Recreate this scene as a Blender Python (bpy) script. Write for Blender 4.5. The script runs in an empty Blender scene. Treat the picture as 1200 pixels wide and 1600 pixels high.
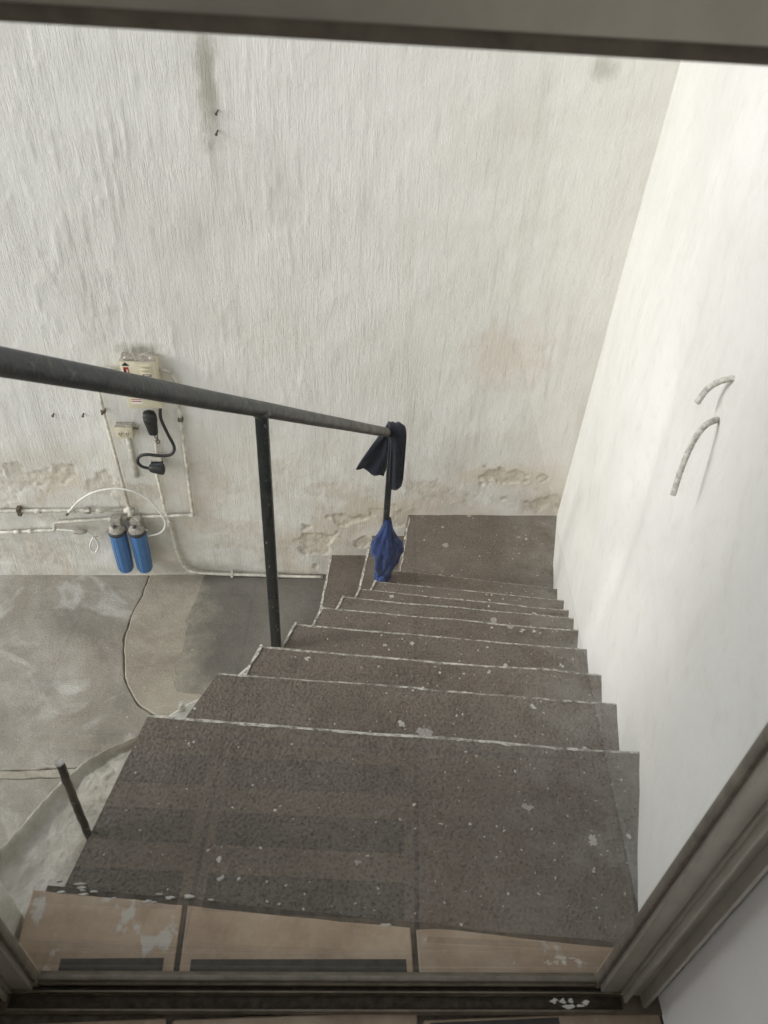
import bpy, bmesh, math, random
import numpy as np
from mathutils import Vector, Matrix
R_ = math.radians
random.seed(7)
rng = np.random.default_rng(7)
S = bpy.context.scene
COL = S.collection
EYE = 1.55

# ------------------------------------------------------------------ camera
def aim():
    d = Vector((-0.07917, -1.125, -1.0)).normalized()        # plumb line as the tilted phone sees it
    up = -d
    look = Vector((0, 0, -1)); h = (look - up * look.dot(up)).normalized()
    r = h.cross(up)
    a = R_(5.6)
    Y = h * math.cos(a) - r * math.sin(a)
    X = Y.cross(up)
    return Matrix((X, Y, up)).to_4x4()
cd = bpy.data.cameras.new('camera'); cam = bpy.data.objects.new('camera', cd); COL.objects.link(cam)
cd.sensor_fit = 'VERTICAL'; cd.sensor_height = 36; cd.sensor_width = 27; cd.lens = 27
cd.clip_start = 0.02; cd.clip_end = 400
cd.dof.use_dof = True; cd.dof.focus_distance = 3.0; cd.dof.aperture_fstop = 9.0
cam.matrix_world = Matrix.Translation((0, 0, EYE)) @ aim()
S.camera = cam

# ------------------------------------------------------------------ light
SUN_DIR = Vector((0.88, 0.13, -0.43)).normalized()
w = bpy.data.worlds.new('World'); S.world = w; w.use_nodes = True
nt = w.node_tree; bg = nt.nodes['Background']
sky = nt.nodes.new('ShaderNodeTexSky'); sky.sky_type = 'NISHITA'; sky.sun_disc = False
sky.sun_elevation = math.asin(-SUN_DIR.z); sky.sun_rotation = math.atan2(-SUN_DIR.x, -SUN_DIR.y)
sky.air_density = 1.0; sky.dust_density = 1.0; sky.ozone_density = 1.0
hs = nt.nodes.new('ShaderNodeHueSaturation'); hs.inputs['Saturation'].default_value = 0.32
nt.links.new(sky.outputs[0], hs.inputs['Color']); nt.links.new(hs.outputs[0], bg.inputs[0])
bg.inputs[1].default_value = 0.15
sd = bpy.data.lights.new('sun', 'SUN'); so = bpy.data.objects.new('sun', sd); COL.objects.link(so)
sd.energy = 0.5; sd.angle = R_(10); sd.color = (1.0, 0.97, 0.93)
so.rotation_euler = SUN_DIR.to_track_quat('-Z', 'Y').to_euler(); so.location = (-6, -3, 6)
S.view_settings.view_transform = 'Standard'; S.view_settings.look = 'None'
S.view_settings.gamma = 1; S.view_settings.use_curve_mapping = False
S.view_settings.exposure = 1.18
S.cycles.max_bounces = 10; S.cycles.diffuse_bounces = 6; S.cycles.transparent_max_bounces = 12
S.cycles.use_denoising = True

# ------------------------------------------------------------------ object helpers
LOC = {}
def thing(name, label, cat, loc=(0, 0, 0), group=None, kind=None):
    o = bpy.data.objects.new(name, None); COL.objects.link(o); o.location = loc
    o.empty_display_size = 0.1
    if label: o['label'] = label
    if cat: o['category'] = cat
    if group: o['group'] = group
    if kind: o['kind'] = kind
    LOC[o.name] = Vector(loc); return o
def part(name, verts, faces, mat, parent=None, smooth=False, label=None, kind=None, attr=None, flip=False):
    off = np.array(LOC[parent.name]) if parent else np.zeros(3)
    v = np.asarray(verts, dtype=float) - off
    me = bpy.data.meshes.new(name)
    me.from_pydata(v.tolist(), [], [list(map(int, f)) for f in faces])
    mats = mat if isinstance(mat, (list, tuple)) else [mat]
    for m in mats: me.materials.append(m)
    bm = bmesh.new(); bm.from_mesh(me); bmesh.ops.recalc_face_normals(bm, faces=bm.faces); bm.to_mesh(me); bm.free()
    if smooth: me.polygons.foreach_set('use_smooth', [True] * len(me.polygons))
    if attr is not None:
        a = me.attributes.new('wear', 'FLOAT', 'POINT'); a.data.foreach_set('value', np.asarray(attr, dtype=np.float32))
    o = bpy.data.objects.new(name, me); COL.objects.link(o)
    if parent: o.parent = parent
    LOC[o.name] = Vector(off)
    if label: o['label'] = label
    if kind: o['kind'] = kind
    return o
def sharp(o, deg=35):
    me = o.data
    me.polygons.foreach_set('use_smooth', [True] * len(me.polygons))
    try: me.set_sharp_from_angle(angle=R_(deg))
    except Exception: pass
    return o
class G:                                    # geometry collector
    def __init__(s): s.v = []; s.f = []
    def add(s, v, f):
        n = len(s.v); s.v += [tuple(map(float, p)) for p in v]; s.f += [[i + n for i in q] for q in f]; return s
    def box(s, a, b, bev=0.0, rot=None, seg=2):
        bm = bmesh.new(); bmesh.ops.create_cube(bm, size=1)
        a = Vector(a); b = Vector(b); c = (a + b) / 2; d = b - a
        for q in bm.verts: q.co = Vector((q.co.x * d.x, q.co.y * d.y, q.co.z * d.z))
        if bev: bmesh.ops.bevel(bm, geom=bm.edges[:], offset=bev, segments=seg, profile=.5, affect='EDGES')
        if rot is not None:
            for q in bm.verts: q.co = rot @ q.co
        for q in bm.verts: q.co += c
        bm.verts.index_update()
        s.add([q.co for q in bm.verts], [[q.index for q in f.verts] for f in bm.faces]); bm.free(); return s
    def tube(s, pts, rad, n=10, caps=True, square=False, jitter=0):
        P = [Vector(p) for p in pts]; N = len(P)
        rads = rad if isinstance(rad, (list, tuple)) else [rad] * N
        T = []
        for i in range(N):
            t = (P[min(i + 1, N - 1)] - P[max(i - 1, 0)]); T.append(t.normalized())
        ref = Vector((0, 0, 1)) if abs(T[0].z) < .9 else Vector((0, 1, 0))
        a = T[0].cross(ref).normalized(); V = []; F = []
        for i in range(N):
            a = (a - T[i] * a.dot(T[i])).normalized(); b = T[i].cross(a)
            for k in range(n):
                th = 2 * math.pi * (k + (.5 if square else 0)) / n
                r = rads[i] * (1 + jitter * (random.random() - .5))
                V.append(P[i] + a * math.cos(th) * r + b * math.sin(th) * r)
        for i in range(N - 1):
            for k in range(n):
                F.append([i * n + k, i * n + (k + 1) % n, (i + 1) * n + (k + 1) % n, (i + 1) * n + k])
        if caps: F += [list(range(n))[::-1], [(N - 1) * n + k for k in range(n)]]
        return s.add(V, F)
    def lathe(s, prof, c, axis='Z', n=20):
        V = []; F = []; c = Vector(c)
        for r, h in prof:
            for k in range(n):
                t = 2 * math.pi * k / n; x, y = r * math.cos(t), r * math.sin(t)
                V.append(c + (Vector((x, y, h)) if axis == 'Z' else Vector((x, h, y)) if axis == 'Y' else Vector((h, x, y))))
        m = len(prof)
        for i in range(m - 1):
            for k in range(n): F.append([i * n + k, i * n + (k + 1) % n, (i + 1) * n + (k + 1) % n, (i + 1) * n + k])
        F += [list(range(n))[::-1], [(m - 1) * n + k for k in range(n)]]
        return s.add(V, F)
    def prism(s, poly, z0, z1):
        n = len(poly)
        V = [(p[0], p[1], z0) for p in poly] + [(p[0], p[1], z1) for p in poly]
        F = [list(range(n))[::-1], list(range(n, 2 * n))] + [[i, (i + 1) % n, n + (i + 1) % n, n + i] for i in range(n)]
        return s.add(V, F)
    def make(s, name, mat, parent=None, smooth=False, **k): return part(name, s.v, s.f, mat, parent, smooth, **k)
def curve(pts, per=8):                      # Catmull-Rom through points
    P = [np.array(p, float) for p in pts]; P = [2 * P[0] - P[1]] + P + [2 * P[-1] - P[-2]]; out = []
    for i in range(1, len(P) - 2):
        for t in np.linspace(0, 1, per, endpoint=False):
            a, b, c, d = P[i - 1:i + 3]
            out.append(.5 * (2 * b + (c - a) * t + (2 * a - 5 * b + 4 * c - d) * t * t + (3 * b - a - 3 * c + d) * t ** 3))
    out.append(P[-2]); return out
def vn(x, y, seed=0):                       # value noise, numpy
    x = np.asarray(x, float); y = np.asarray(y, float)
    xi = np.floor(x).astype(np.int64); yi = np.floor(y).astype(np.int64); fx = x - xi; fy = y - yi
    def h(a, b):
        n = (a * 374761393 + b * 668265263 + seed * 974711 + 1274126177) & 0xffffffff
        n = ((n ^ (n >> 13)) * 1274126177) & 0xffffffff
        return ((n ^ (n >> 16)) & 0xffff) / 65535.0
    u = fx * fx * (3 - 2 * fx); v = fy * fy * (3 - 2 * fy)
    return (h(xi, yi) * (1 - u) + h(xi + 1, yi) * u) * (1 - v) + (h(xi, yi + 1) * (1 - u) + h(xi + 1, yi + 1) * u) * v
def fbm(x, y, seed=0, o=4):
    t = 0; a = .5; n = 0
    for k in range(o): t = t + a * vn(x * 2 ** k, y * 2 ** k, seed + k * 17); n += a; a *= .5
    return t / n
def grid_faces(nu, nv):
    i = np.arange(nu - 1)[:, None] * nv + np.arange(nv - 1)[None, :]
    return np.stack([i, i + nv, i + nv + 1, i + 1], -1).reshape(-1, 4)
def sst(e0, e1, x):
    t = np.clip((x - e0) / (e1 - e0), 0, 1); return t * t * (3 - 2 * t)

# ------------------------------------------------------------------ material helpers
class M:
    def __init__(s, name, rough=.85, spec=.3, metal=0):
        s.m = bpy.data.materials.new(name); s.m.use_nodes = True; s.t = s.m.node_tree; s.b = s.t.nodes['Principled BSDF']
        s.b.inputs['Roughness'].default_value = rough; s.b.inputs['Specular IOR Level'].default_value = spec; s.b.inputs['Metallic'].default_value = metal
        s.pos = s.n('ShaderNodeNewGeometry').outputs['Position']; s.h = None
    def n(s, t, **k):
        x = s.t.nodes.new(t)
        for a, b in k.items(): setattr(x, a, b)
        return x
    def l(s, a, b): s.t.links.new(a, b)
    def mapv(s, scale=(1, 1, 1), loc=(0, 0, 0), src=None):
        x = s.n('ShaderNodeMapping'); x.inputs['Scale'].default_value = scale; x.inputs['Location'].default_value = loc
        s.l(src or s.pos, x.inputs['Vector']); return x.outputs[0]
    def noise(s, scale, detail=4, rough=.55, vec=None, dist=0, st=(1, 1, 1), loc=(0, 0, 0)):
        x = s.n('ShaderNodeTexNoise'); x.inputs['Scale'].default_value = scale; x.inputs['Detail'].default_value = detail
        x.inputs['Roughness'].default_value = rough; x.inputs['Distortion'].default_value = dist
        s.l(vec or s.mapv(st, loc), x.inputs['Vector']); return x.outputs['Fac']
    def ramp(s, fac, stops):
        x = s.n('ShaderNodeValToRGB'); e = x.color_ramp.elements
        while len(e) < len(stops): e.new(.5)
        for q, (p, c) in zip(e, stops):
            q.position = p; q.color = c if len(c) == 4 else (*c, 1)
        s.l(fac, x.inputs[0]); return x.outputs[0]
    def rng(s, fac, a, b, c=0, d=1):
        x = s.n('ShaderNodeMapRange'); x.clamp = True
        for k, v in zip((1, 2, 3, 4), (a, b, c, d)): x.inputs[k].default_value = v
        s.l(fac, x.inputs[0]); return x.outputs[0]
    def math(s, op, a, b=None, c=None):
        x = s.n('ShaderNodeMath', operation=op)
        for i, q in enumerate((a, b, c)):
            if q is None: continue
            if isinstance(q, (int, float)): x.inputs[i].default_value = q
            else: s.l(q, x.inputs[i])
        return x.outputs[0]
    def mix(s, fac, a, b, mode='MIX'):
        x = s.n('ShaderNodeMix', data_type='RGBA', blend_type=mode)
        for i, q in ((0, fac), (6, a), (7, b)):
            if isinstance(q, (int, float)): x.inputs[i].default_value = q
            elif isinstance(q, tuple): x.inputs[i].default_value = q if len(q) == 4 else (*q, 1)
            else: s.l(q, x.inputs[i])
        return x.outputs[2]
    def col(s, c):
        if isinstance(c, tuple): s.b.inputs['Base Color'].default_value = (*c, 1)
        else: s.l(c, s.b.inputs['Base Color'])
        return s
    def rough(s, r): s.l(r, s.b.inputs['Roughness']); return s
    def bump(s, h, dist=.003, strength=1.0):
        x = s.n('ShaderNodeBump'); x.inputs['Distance'].default_value = dist; x.inputs['Strength'].default_value = strength
        s.l(h, x.inputs['Height'])
        if s.h: s.l(s.h, x.inputs['Normal'])
        s.h = x.outputs[0]; s.l(s.h, s.b.inputs['Normal']); return s
    def attr(s, name):
        x = s.n('ShaderNodeAttribute'); x.attribute_name = name; return x.outputs['Fac']
    def xyz(s):
        x = s.n('ShaderNodeSeparateXYZ'); s.l(s.pos, x.inputs[0]); return x.outputs
    def spots(s, scale, keep, rmax, seed=0, wob=.012, dens=None):
        """irregular paint splats: a random few voronoi cells carry a blob of random size"""
        nv = s.n('ShaderNodeTexNoise'); nv.inputs['Scale'].default_value = 90; nv.inputs['Detail'].default_value = 3
        s.l(s.mapv(loc=(seed * 3.1, seed * 1.7, 0)), nv.inputs['Vector'])
        sub = s.n('ShaderNodeVectorMath', operation='SUBTRACT'); s.l(nv.outputs['Color'], sub.inputs[0]); sub.inputs[1].default_value = (.5, .5, .5)
        sc = s.n('ShaderNodeVectorMath', operation='SCALE'); s.l(sub.outputs[0], sc.inputs[0]); sc.inputs['Scale'].default_value = wob
        ad = s.n('ShaderNodeVectorMath', operation='ADD'); s.l(s.pos, ad.inputs[0]); s.l(sc.outputs[0], ad.inputs[1])
        v = s.n('ShaderNodeTexVoronoi'); v.inputs['Scale'].default_value = scale
        s.l(s.mapv(loc=(seed * 1.37, seed * 2.11, seed * .73), src=ad.outputs[0]), v.inputs['Vector'])
        cc = s.n('ShaderNodeSeparateColor'); s.l(v.outputs['Color'], cc.inputs[0])
        lim = keep if dens is None else s.math('MULTIPLY', dens, keep)
        k = s.math('LESS_THAN', cc.outputs[0], lim)
        r = s.math('MULTIPLY', s.math('POWER', cc.outputs[1], 2.0), rmax * scale)
        r = s.math('ADD', r, .0015 * scale)
        q = s.math('SUBTRACT', r, v.outputs['Distance'])
        q = s.rng(q, 0, .10 * rmax * scale)
        return s.math('MULTIPLY', q, k)

# ---- white roughcast of the back wall
def mat_back():
    m = M('white_roughcast', .9, .2); x, y, z = m.xyz()
    base = m.ramp(m.noise(1.3, 5, .6), [(.25, (.73, .712, .662)), (.5, (.785, .772, .727)), (.75, (.815, .807, .77))])
    streak = m.noise(1, 5, .65, st=(9, 1, 0.8))
    base = m.mix(m.rng(streak, .54, .80, 0, .50), base, (.50, .48, .42))
    grime = m.noise(1, 6, .7, st=(30, 1, 3.0), loc=(3, 0, 1))
    base = m.mix(m.rng(grime, .55, .78, 0, .55), base, (.46, .44, .38))
    damp = m.math('MULTIPLY', m.rng(z, -.9, -1.5), m.rng(m.noise(3.2, 5, .65), .40, .62))
    base = m.mix(m.math('MULTIPLY', damp, .62), base, (.60, .53, .42))
    base = m.mix(m.rng(m.noise(2.4, 4, .6, loc=(9, 0, 4)), .52, .75, 0, .30), base, (.64, .585, .52))
    dust = m.math('MULTIPLY', m.rng(z, -1.25, -2.1), m.rng(m.noise(5, 5, .65, loc=(4, 0, 0)), .40, .70))
    base = m.mix(m.math('MULTIPLY', dust, .60), base, (.42, .39, .33))
    # rust-brown stain below the nails and the grimy halo over the meter box, soft blots of dirt, one with shadow at the wall foot
    def blot(cx, cz, rx, rz, amt, colr, ns=9):
        nonlocal base
        dx = m.math('DIVIDE', m.math('SUBTRACT', x, cx), rx); dz = m.math('DIVIDE', m.math('SUBTRACT', z, cz), rz)
        d = m.math('SQRT', m.math('ADD', m.math('MULTIPLY', dx, dx), m.math('MULTIPLY', dz, dz)))
        d = m.math('ADD', d, m.math('MULTIPLY', m.math('SUBTRACT', m.noise(ns, 5, .7), .5), 1.6))
        base = m.mix(m.math('MULTIPLY', m.rng(d, 1.0, .25), amt), base, colr)
    blot(-.50, .75, .048, .36, .75, (.36, .35, .29)); blot(-.50, .60, .09, .13, .35, (.40, .38, .31))
    blot(-.965, -.50, .13, .055, .75, (.30, .27, .22)); blot(-.49, .85, .035, .20, .3, (.34, .34, .27)); blot(-.77, -1.30, .16, .45, .35, (.50, .45, .38))
    blot(.95, -.50, .30, .24, .40, (.63, .53, .41)); blot(-1.75, -1.25, .55, .16, .35, (.60, .54, .43)); blot(.30, -1.62, .40, .16, .45, (.62, .55, .43)); blot(1.05, -1.30, .32, .10, .5, (.60, .51, .36))
    blot(-.9, -2.10, .5, .09, .55, (.27, .25, .20)); blot(-1.75, -1.95, .35, .16, .35, (.40, .36, .29))  # first blot: stain and shadow at the wall foot, painted in
    blot(1.12, .86, .08, .06, .5, (.36, .34, .29)); blot(1.35, -1.50, .30, .10, .5, (.42, .38, .30))
    blot(-1.5, -1.36, .30, .10, .45, (.62, .54, .40))
    wr = m.attr('wear')
    spall = m.ramp(m.noise(22, 4, .6), [(.3, (.45, .41, .33)), (.55, (.64, .59, .49)), (.75, (.73, .70, .62))])
    base = m.mix(m.math('MULTIPLY', wr, .85), base, spall)
    m.col(base)
    h1 = m.noise(1, 4, .7, st=(120, 20, 10), dist=.15)
    h2 = m.noise(1, 4, .65, st=(170, 40, 42), loc=(5, 2, 1))
    h3 = m.noise(75, 4, .65)
    left = m.math('MULTIPLY', m.rng(x, 1.0, -1.3, .55, 1.15), m.rng(m.noise(3.0, 4, .6, loc=(2, 0, 5)), .35, .65, .45, 1.35))
    h = m.math('ADD', m.math('MULTIPLY', m.math('ADD', h1, m.math('MULTIPLY', h2, .55)), left), m.math('MULTIPLY', h3, .55))
    m.bump(h, .0042, 1.0); return m.m
# ---- smoother lime-washed side wall
def mat_side():
    m = M('lime_washed_plaster', .88, .2)
    base = m.ramp(m.noise(1.6, 5, .6), [(.3, (.62, .615, .59)), (.7, (.695, .69, .668))])
    base = m.mix(m.rng(m.noise(14, 6, .75), .52, .72, 0, .34), base, (.50, .475, .42)); base = m.mix(m.rng(m.noise(1, 5, .7, st=(4, 4, 1.2), loc=(3, 1, 2)), .54, .75, 0, .28), base, (.52, .50, .46))
    base = m.mix(m.spots(7, .22, .006, 3), base, (.34, .32, .28)); base = m.mix(m.math('MULTIPLY', m.rng(m.noise(1, 4, .8, st=(26, 26, 5), dist=1.2), .66, .72, 0, .4), m.rng(m.noise(1.7, 3, loc=(4, 1, 1)), .48, .6)), base, (.42, .40, .36))
    wr = m.attr('wear'); base = m.mix(wr, base, (.12, .11, .095))
    m.col(base); m.bump(m.noise(4, 4, .55), .014, .6); m.bump(m.noise(60, 5, .65), .0030, .7); return m.m
def mat_render_white():
    m = M('old_white_plaster', .9, .2)
    base = m.ramp(m.noise(12, 6, .7), [(.3, (.40, .385, .34)), (.55, (.58, .565, .51)), (.75, (.70, .69, .64))])
    m.col(base); m.bump(m.noise(45, 5, .65), .006, .9); return m.m
# ---- concrete of the stairs
def mat_step():
    m = M('dark_painted_concrete', .82, .3); x, y, z = m.xyz()
    base = m.ramp(m.noise(2.2, 6, .65), [(.3, (.132, .112, .090)), (.55, (.176, .150, .122)), (.78, (.228, .200, .166))])
    base = m.mix(m.rng(m.noise(8, 5, .7, loc=(2, 7, 1)), .48, .75, 0, .45), base, (.090, .077, .062))
    base = m.mix(m.rng(m.noise(3.4, 6, .68, loc=(6, 1, 8)), .50, .70, 0, .5), base, (.235, .212, .182))
    base = m.mix(m.rng(m.noise(28, 5, .7), .50, .78, 0, .50), base, (.21, .19, .165))
    grain = m.noise(135, 3, .6)
    base = m.mix(m.rng(grain, .50, .30, 0, .60), base, (.040, .035, .029))  # pits darkened, crests lightened: relief shading put into the colour
    base = m.mix(m.rng(grain, .52, .70, 0, .35), base, (.26, .235, .20))
    base = m.mix(m.rng(m.noise(260, 2, .6, loc=(1, 4, 2)), .54, .70, 0, .35), base, (.045, .04, .034))
    edge = m.math('SUBTRACT', x, m.math('MULTIPLY', y, .2797))            # distance towards the side wall
    base = m.mix(m.math('MULTIPLY', m.rng(edge, .06, .44), m.rng(m.noise(8, 6, .75), .38, .64, 0, .75)), base, (.29, .28, .25))
    dens = m.rng(edge, -.65, .36, .45, 1.3)
    for sc, keep, r, sd, a in ((110, .05, .0012, 1, .8), (70, .065, .0024, 11, .85), (38, .19, .0046, 2, .88), (20, .22, .0090, 3, .8), (11, .15, .020, 5, .5)):
        base = m.mix(m.math('MULTIPLY', m.spots(sc, keep, r, sd, .012 if r < .005 else .034, dens), a), base, (.60, .58, .53))
    # clusters of overspray: a dust of fine dots round the bigger blots
    cl = m.spots(7, .16, .050, 5, .08, dens); base = m.mix(m.math('MULTIPLY', m.math('MULTIPLY', cl, m.rng(m.noise(170, 3, .7), .55, .62)), .55), base, (.52, .50, .45))
    m.col(base); m.rough(m.rng(m.noise(6, 4), .3, .7, .72, .9))
    m.bump(m.noise(135, 3, .6), .009, 1.0); m.bump(m.noise(16, 3, .5), .008, .6); return m.m
def mat_chip():
    m = M('chipped_pale_edge', .9, .2); m.col(m.ramp(m.noise(48, 5, .75), [(.34, (.115, .105, .09)), (.46, (.30, .285, .25)), (.58, (.56, .54, .48)), (.75, (.68, .66, .60))])); m.bump(m.noise(120, 3), .003, .8); return m.m
# ---- yard concrete
def mat_slab(name, c0, c1, c2, white=.0, rough=.8, blend=None):
    m = M(name, rough, .3)
    f = m.noise(1.5, 7, .62, dist=.9); base = m.ramp(f, [(.28, c0), (.5, c1), (.72, c2)])
    base = m.mix(m.rng(m.noise(7, 6, .7, dist=.5), .52, .75, 0, .5), base, tuple(c * .62 for c in c1))
    base = m.mix(m.rng(m.noise(40, 4, .7), .52, .75, 0, .35), base, tuple(min(1, c * 1.5) for c in c1))
    if white:
        base = m.mix(m.rng(m.noise(2.1, 5, .6, dist=1.4, loc=(2.3, 1.1, 0)), .55, .72, 0, white), base, (.62, .61, .57))
        base = m.mix(m.rng(m.noise(2.8, 4, .6, dist=1.0, loc=(7.3, 3.1, 0)), .56, .75, 0, .45), base, (.155, .15, .14))
    base = m.mix(m.rng(m.noise(95, 4, .7, loc=(1, 2, 0)), .52, .70, 0, .45), base, tuple(c * .45 for c in c1))
    if blend:
        x, y, z = m.xyz(); q = m.math('ADD', x, m.math('MULTIPLY', m.math('SUBTRACT', m.noise(5, 6, .7), .5), .55))
        q2 = m.math('ADD', y, m.math('MULTIPLY', m.math('SUBTRACT', m.noise(6, 6, .7, loc=(3, 3, 0)), .5), .4))
        base = m.mix(m.math('MAXIMUM', m.rng(q, -.70, -.86), m.rng(q2, 2.74, 2.62)), base, m.ramp(m.noise(9, 6, .7), [(.3, tuple(c * .62 for c in blend)), (.6, blend), (.8, tuple(c * 1.25 for c in blend))]))
    base = m.mix(m.spots(24, .12, .004, 6), base, (.55, .53, .48)); base = m.mix(m.spots(20, .10, .006, 8), base, (.10, .095, .08))
    m.col(base); m.rough(m.rng(m.noise(1.7, 4, .6, loc=(5, 5, 0)), .35, .65, rough - .3, rough + .1))
    m.bump(m.noise(80, 5, .7), .006, .9); m.bump(m.noise(6, 4, .5), .012, .6); return m.m
def mat_mortar():
    m = M('rough_spilled_mortar', .9, .2)
    base = m.ramp(m.noise(11, 7, .7), [(.28, (.24, .222, .182)), (.45, (.43, .405, .345)), (.60, (.54, .512, .445)), (.76, (.72, .695, .63))])
    m.col(base); m.bump(m.noise(38, 6, .7), .012, 1.0); return m.m
# ---- tiles
def mat_tile(name, splash, seed, lum=1.0):
    m = M(name, .38, .4)
    base = m.ramp(m.noise(6.5, 7, .72, loc=(seed, seed, 0)), [(.3, tuple(q * lum for q in (.30, .215, .145))), (.5, tuple(q * lum for q in (.45, .338, .23))), (.72, tuple(q * lum for q in (.58, .475, .35)))])
    base = m.mix(m.rng(m.noise(26, 4, .7, loc=(seed, 0, 0)), .5, .8, 0, .4), base, tuple(q * lum for q in (.30, .215, .135)))
    base = m.mix(m.rng(m.noise(60, 4, .7, loc=(0, seed, 0)), .55, .72, 0, .35), base, tuple(q * lum for q in (.55, .50, .42)))
    if splash:
        big = m.rng(m.noise(1, 6, .62, st=(11, 8, 8), loc=(seed * 2.0 + 1.3, .3, 0)), 1 - splash, 1.02 - splash + .02)
        base = m.mix(m.math('MULTIPLY', big, .8), base, (.50, .48, .43))
        base = m.mix(m.math('MULTIPLY', m.spots(34, .3, .006, 9), .85), base, (.52, .50, .45))
    m.col(base); m.bump(m.noise(40, 3), .001, .5); return m.m
def mat_plain(name, c, rough=.6, metal=0, spec=.4, var=.25, ns=30, bump=.0, bs=90):
    m = M(name, rough, spec, metal)
    m.col(m.ramp(m.noise(ns, 5, .65), [(.3, tuple(q * (1 - var) for q in c)), (.7, tuple(min(1, q * (1 + var)) for q in c))]))
    if bump: m.bump(m.noise(bs, 4, .6), bump, .8)
    return m.m
def mat_iron(name, c, chip, chipc=(.40, .37, .32), amt=.62, hand=False):
    m = M(name, .48, .45)
    base = m.ramp(m.noise(25, 5, .6), [(.3, tuple(q * .75 for q in c)), (.7, tuple(q * 1.35 for q in c))])
    base = m.mix(m.rng(m.noise(70, 5, .7, st=(1, 1, .6)), amt, amt + .05, 0, chip), base, chipc)
    base = m.mix(m.rng(m.noise(18, 5, .7, loc=(3, 3, 3)), .58, .75, 0, .6), base, (.085, .075, .062))
    if hand:
        x, y, z = m.xyz(); wv = m.math('MULTIPLY', m.rng(y, 1.3, 2.7, .15, .9), m.rng(m.noise(16, 6, .7, loc=(1, 2, 3)), .40, .62))
        base = m.mix(wv, base, (.165, .15, .12))
    m.col(base); m.bump(m.noise(130, 3), .0020, .8); return m.m
def mat_cloth(name, c):
    m = M(name, .95, .1); m.b.inputs['Sheen Weight'].default_value = .25
    base = m.ramp(m.noise(18, 4, .6), [(.3, tuple(q * .7 for q in c)), (.7, tuple(q * 1.3 for q in c))])
    m.col(base)
    wv = m.n('ShaderNodeTexWave'); wv.inputs['Scale'].default_value = 190; wv.inputs['Distortion'].default_value = 1.5; m.l(m.mapv((1, 1, .8)), wv.inputs['Vector'])
    m.bump(wv.outputs['Fac'], .0012, .6); m.bump(m.noise(35, 3), .004, .6); return m.m
def mat_glass():
    m = bpy.data.materials.new('clear_window_glass'); m.use_nodes = True; t = m.node_tree
    for n in list(t.nodes): t.nodes.remove(n)
    o = t.nodes.new('ShaderNodeOutputMaterial'); tr = t.nodes.new('ShaderNodeBsdfTransparent'); gl = t.nodes.new('ShaderNodeBsdfGlossy')
    tr.inputs[0].default_value = (.95, .96, .95, 1); gl.inputs['Roughness'].default_value = 0.0; gl.inputs[0].default_value = (.96, .97, .96, 1)
    fr = t.nodes.new('ShaderNodeFresnel'); fr.inputs[0].default_value = 1.5
    mu = t.nodes.new('ShaderNodeMath'); mu.operation = 'MULTIPLY'; mu.inputs[1].default_value = 1.4; mu.use_clamp = True   # both faces of the sheet
    mx = t.nodes.new('ShaderNodeMixShader'); t.links.new(fr.outputs[0], mu.inputs[0]); t.links.new(mu.outputs[0], mx.inputs[0])
    t.links.new(tr.outputs[0], mx.inputs[1]); t.links.new(gl.outputs[0], mx.inputs[2]); t.links.new(mx.outputs[0], o.inputs[0]); return m
BACK, SIDE, OLDW, STEP, CHIP, MORTAR = mat_back(), mat_side(), mat_render_white(), mat_step(), mat_chip(), mat_mortar()
SLAB = mat_slab('weathered_yard_concrete', (.195, .176, .147), (.325, .298, .252), (.48, .45, .40), .85)
PATCH = mat_slab('coarse_patch_concrete', (.215, .19, .148), (.365, .335, .27), (.52, .488, .415), 0, .9)
DARK = mat_slab('dark_trowelled_concrete', (.115, .106, .092), (.15, .14, .122), (.205, .193, .17), 0, .72, (.315, .295, .235))
EARTH = mat_slab('ground_concrete', (.07, .066, .056), (.10, .095, .08), (.14, .13, .11), 0, .9)
ALU = mat_plain('bronze_grey_aluminium', (.53, .505, .445), .42, .55, .5, .12, 14, .0006)
ALUD = mat_plain('dark_gasket', (.17, .15, .12), .7, 0, .3, .3)
GLASS = mat_glass()
CHANNEL = mat_plain('dark_track_brown', (.045, .036, .026), .8, 0, .2, .5, 60, .002)
SILL = mat_plain('grimy_sill_aluminium', (.16, .135, .10), .55, .4, .4, .35, 22, .001)
GALV = mat_plain('dusty_white_conduit', (.60, .575, .50), .6, 0, .4, .38, 26, .001)
PVC = mat_plain('painted_water_pipe', (.57, .545, .475), .55, 0, .4, .42, 24, .001)
CREAM = mat_plain('cream_enamel', (.62, .57, .43), .45, 0, .5, .1, 20)
BLACKP = mat_plain('black_rubber_plastic', (.022, .023, .023), .5, 0, .45, .3, 40, .0006)
BLUEP = mat_plain('blue_filter_plastic', (.060, .165, .36), .35, 0, .5, .12, 25)
CAPG = mat_plain('dusty_filter_cap', (.33, .305, .265), .75, 0, .3, .45, 60, .002)
COLLAR = mat_plain('dark_filter_collar', (.045, .05, .055), .5, 0, .4, .3, 40)
HOSE = mat_plain('milky_hose', (.70, .69, .63), .35, 0, .5, .08, 20)
BRASS = mat_plain('tarnished_metal', (.16, .13, .095), .55, .6, .5, .4, 60, .001)
RED = mat_plain('red_sticker_ink', (.36, .035, .03), .6, 0, .3, .1)
INK = mat_plain('black_sticker_ink', (.02, .02, .02), .6, 0, .3, .1)
WSTK = mat_plain('white_sticker', (.74, .72, .66), .6, 0, .3, .06)
DUST = mat_plain('dust_crust', (.36, .33, .28), .95, 0, .1, .65, 90, .004)
RAIL = mat_iron('blue_black_rail_paint', (.026, .031, .034), .45, (.17, .155, .13), .57, True)
POST = mat_iron('chipped_black_post_paint', (.020, .025, .026), .75, (.42, .40, .35), .61)
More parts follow.
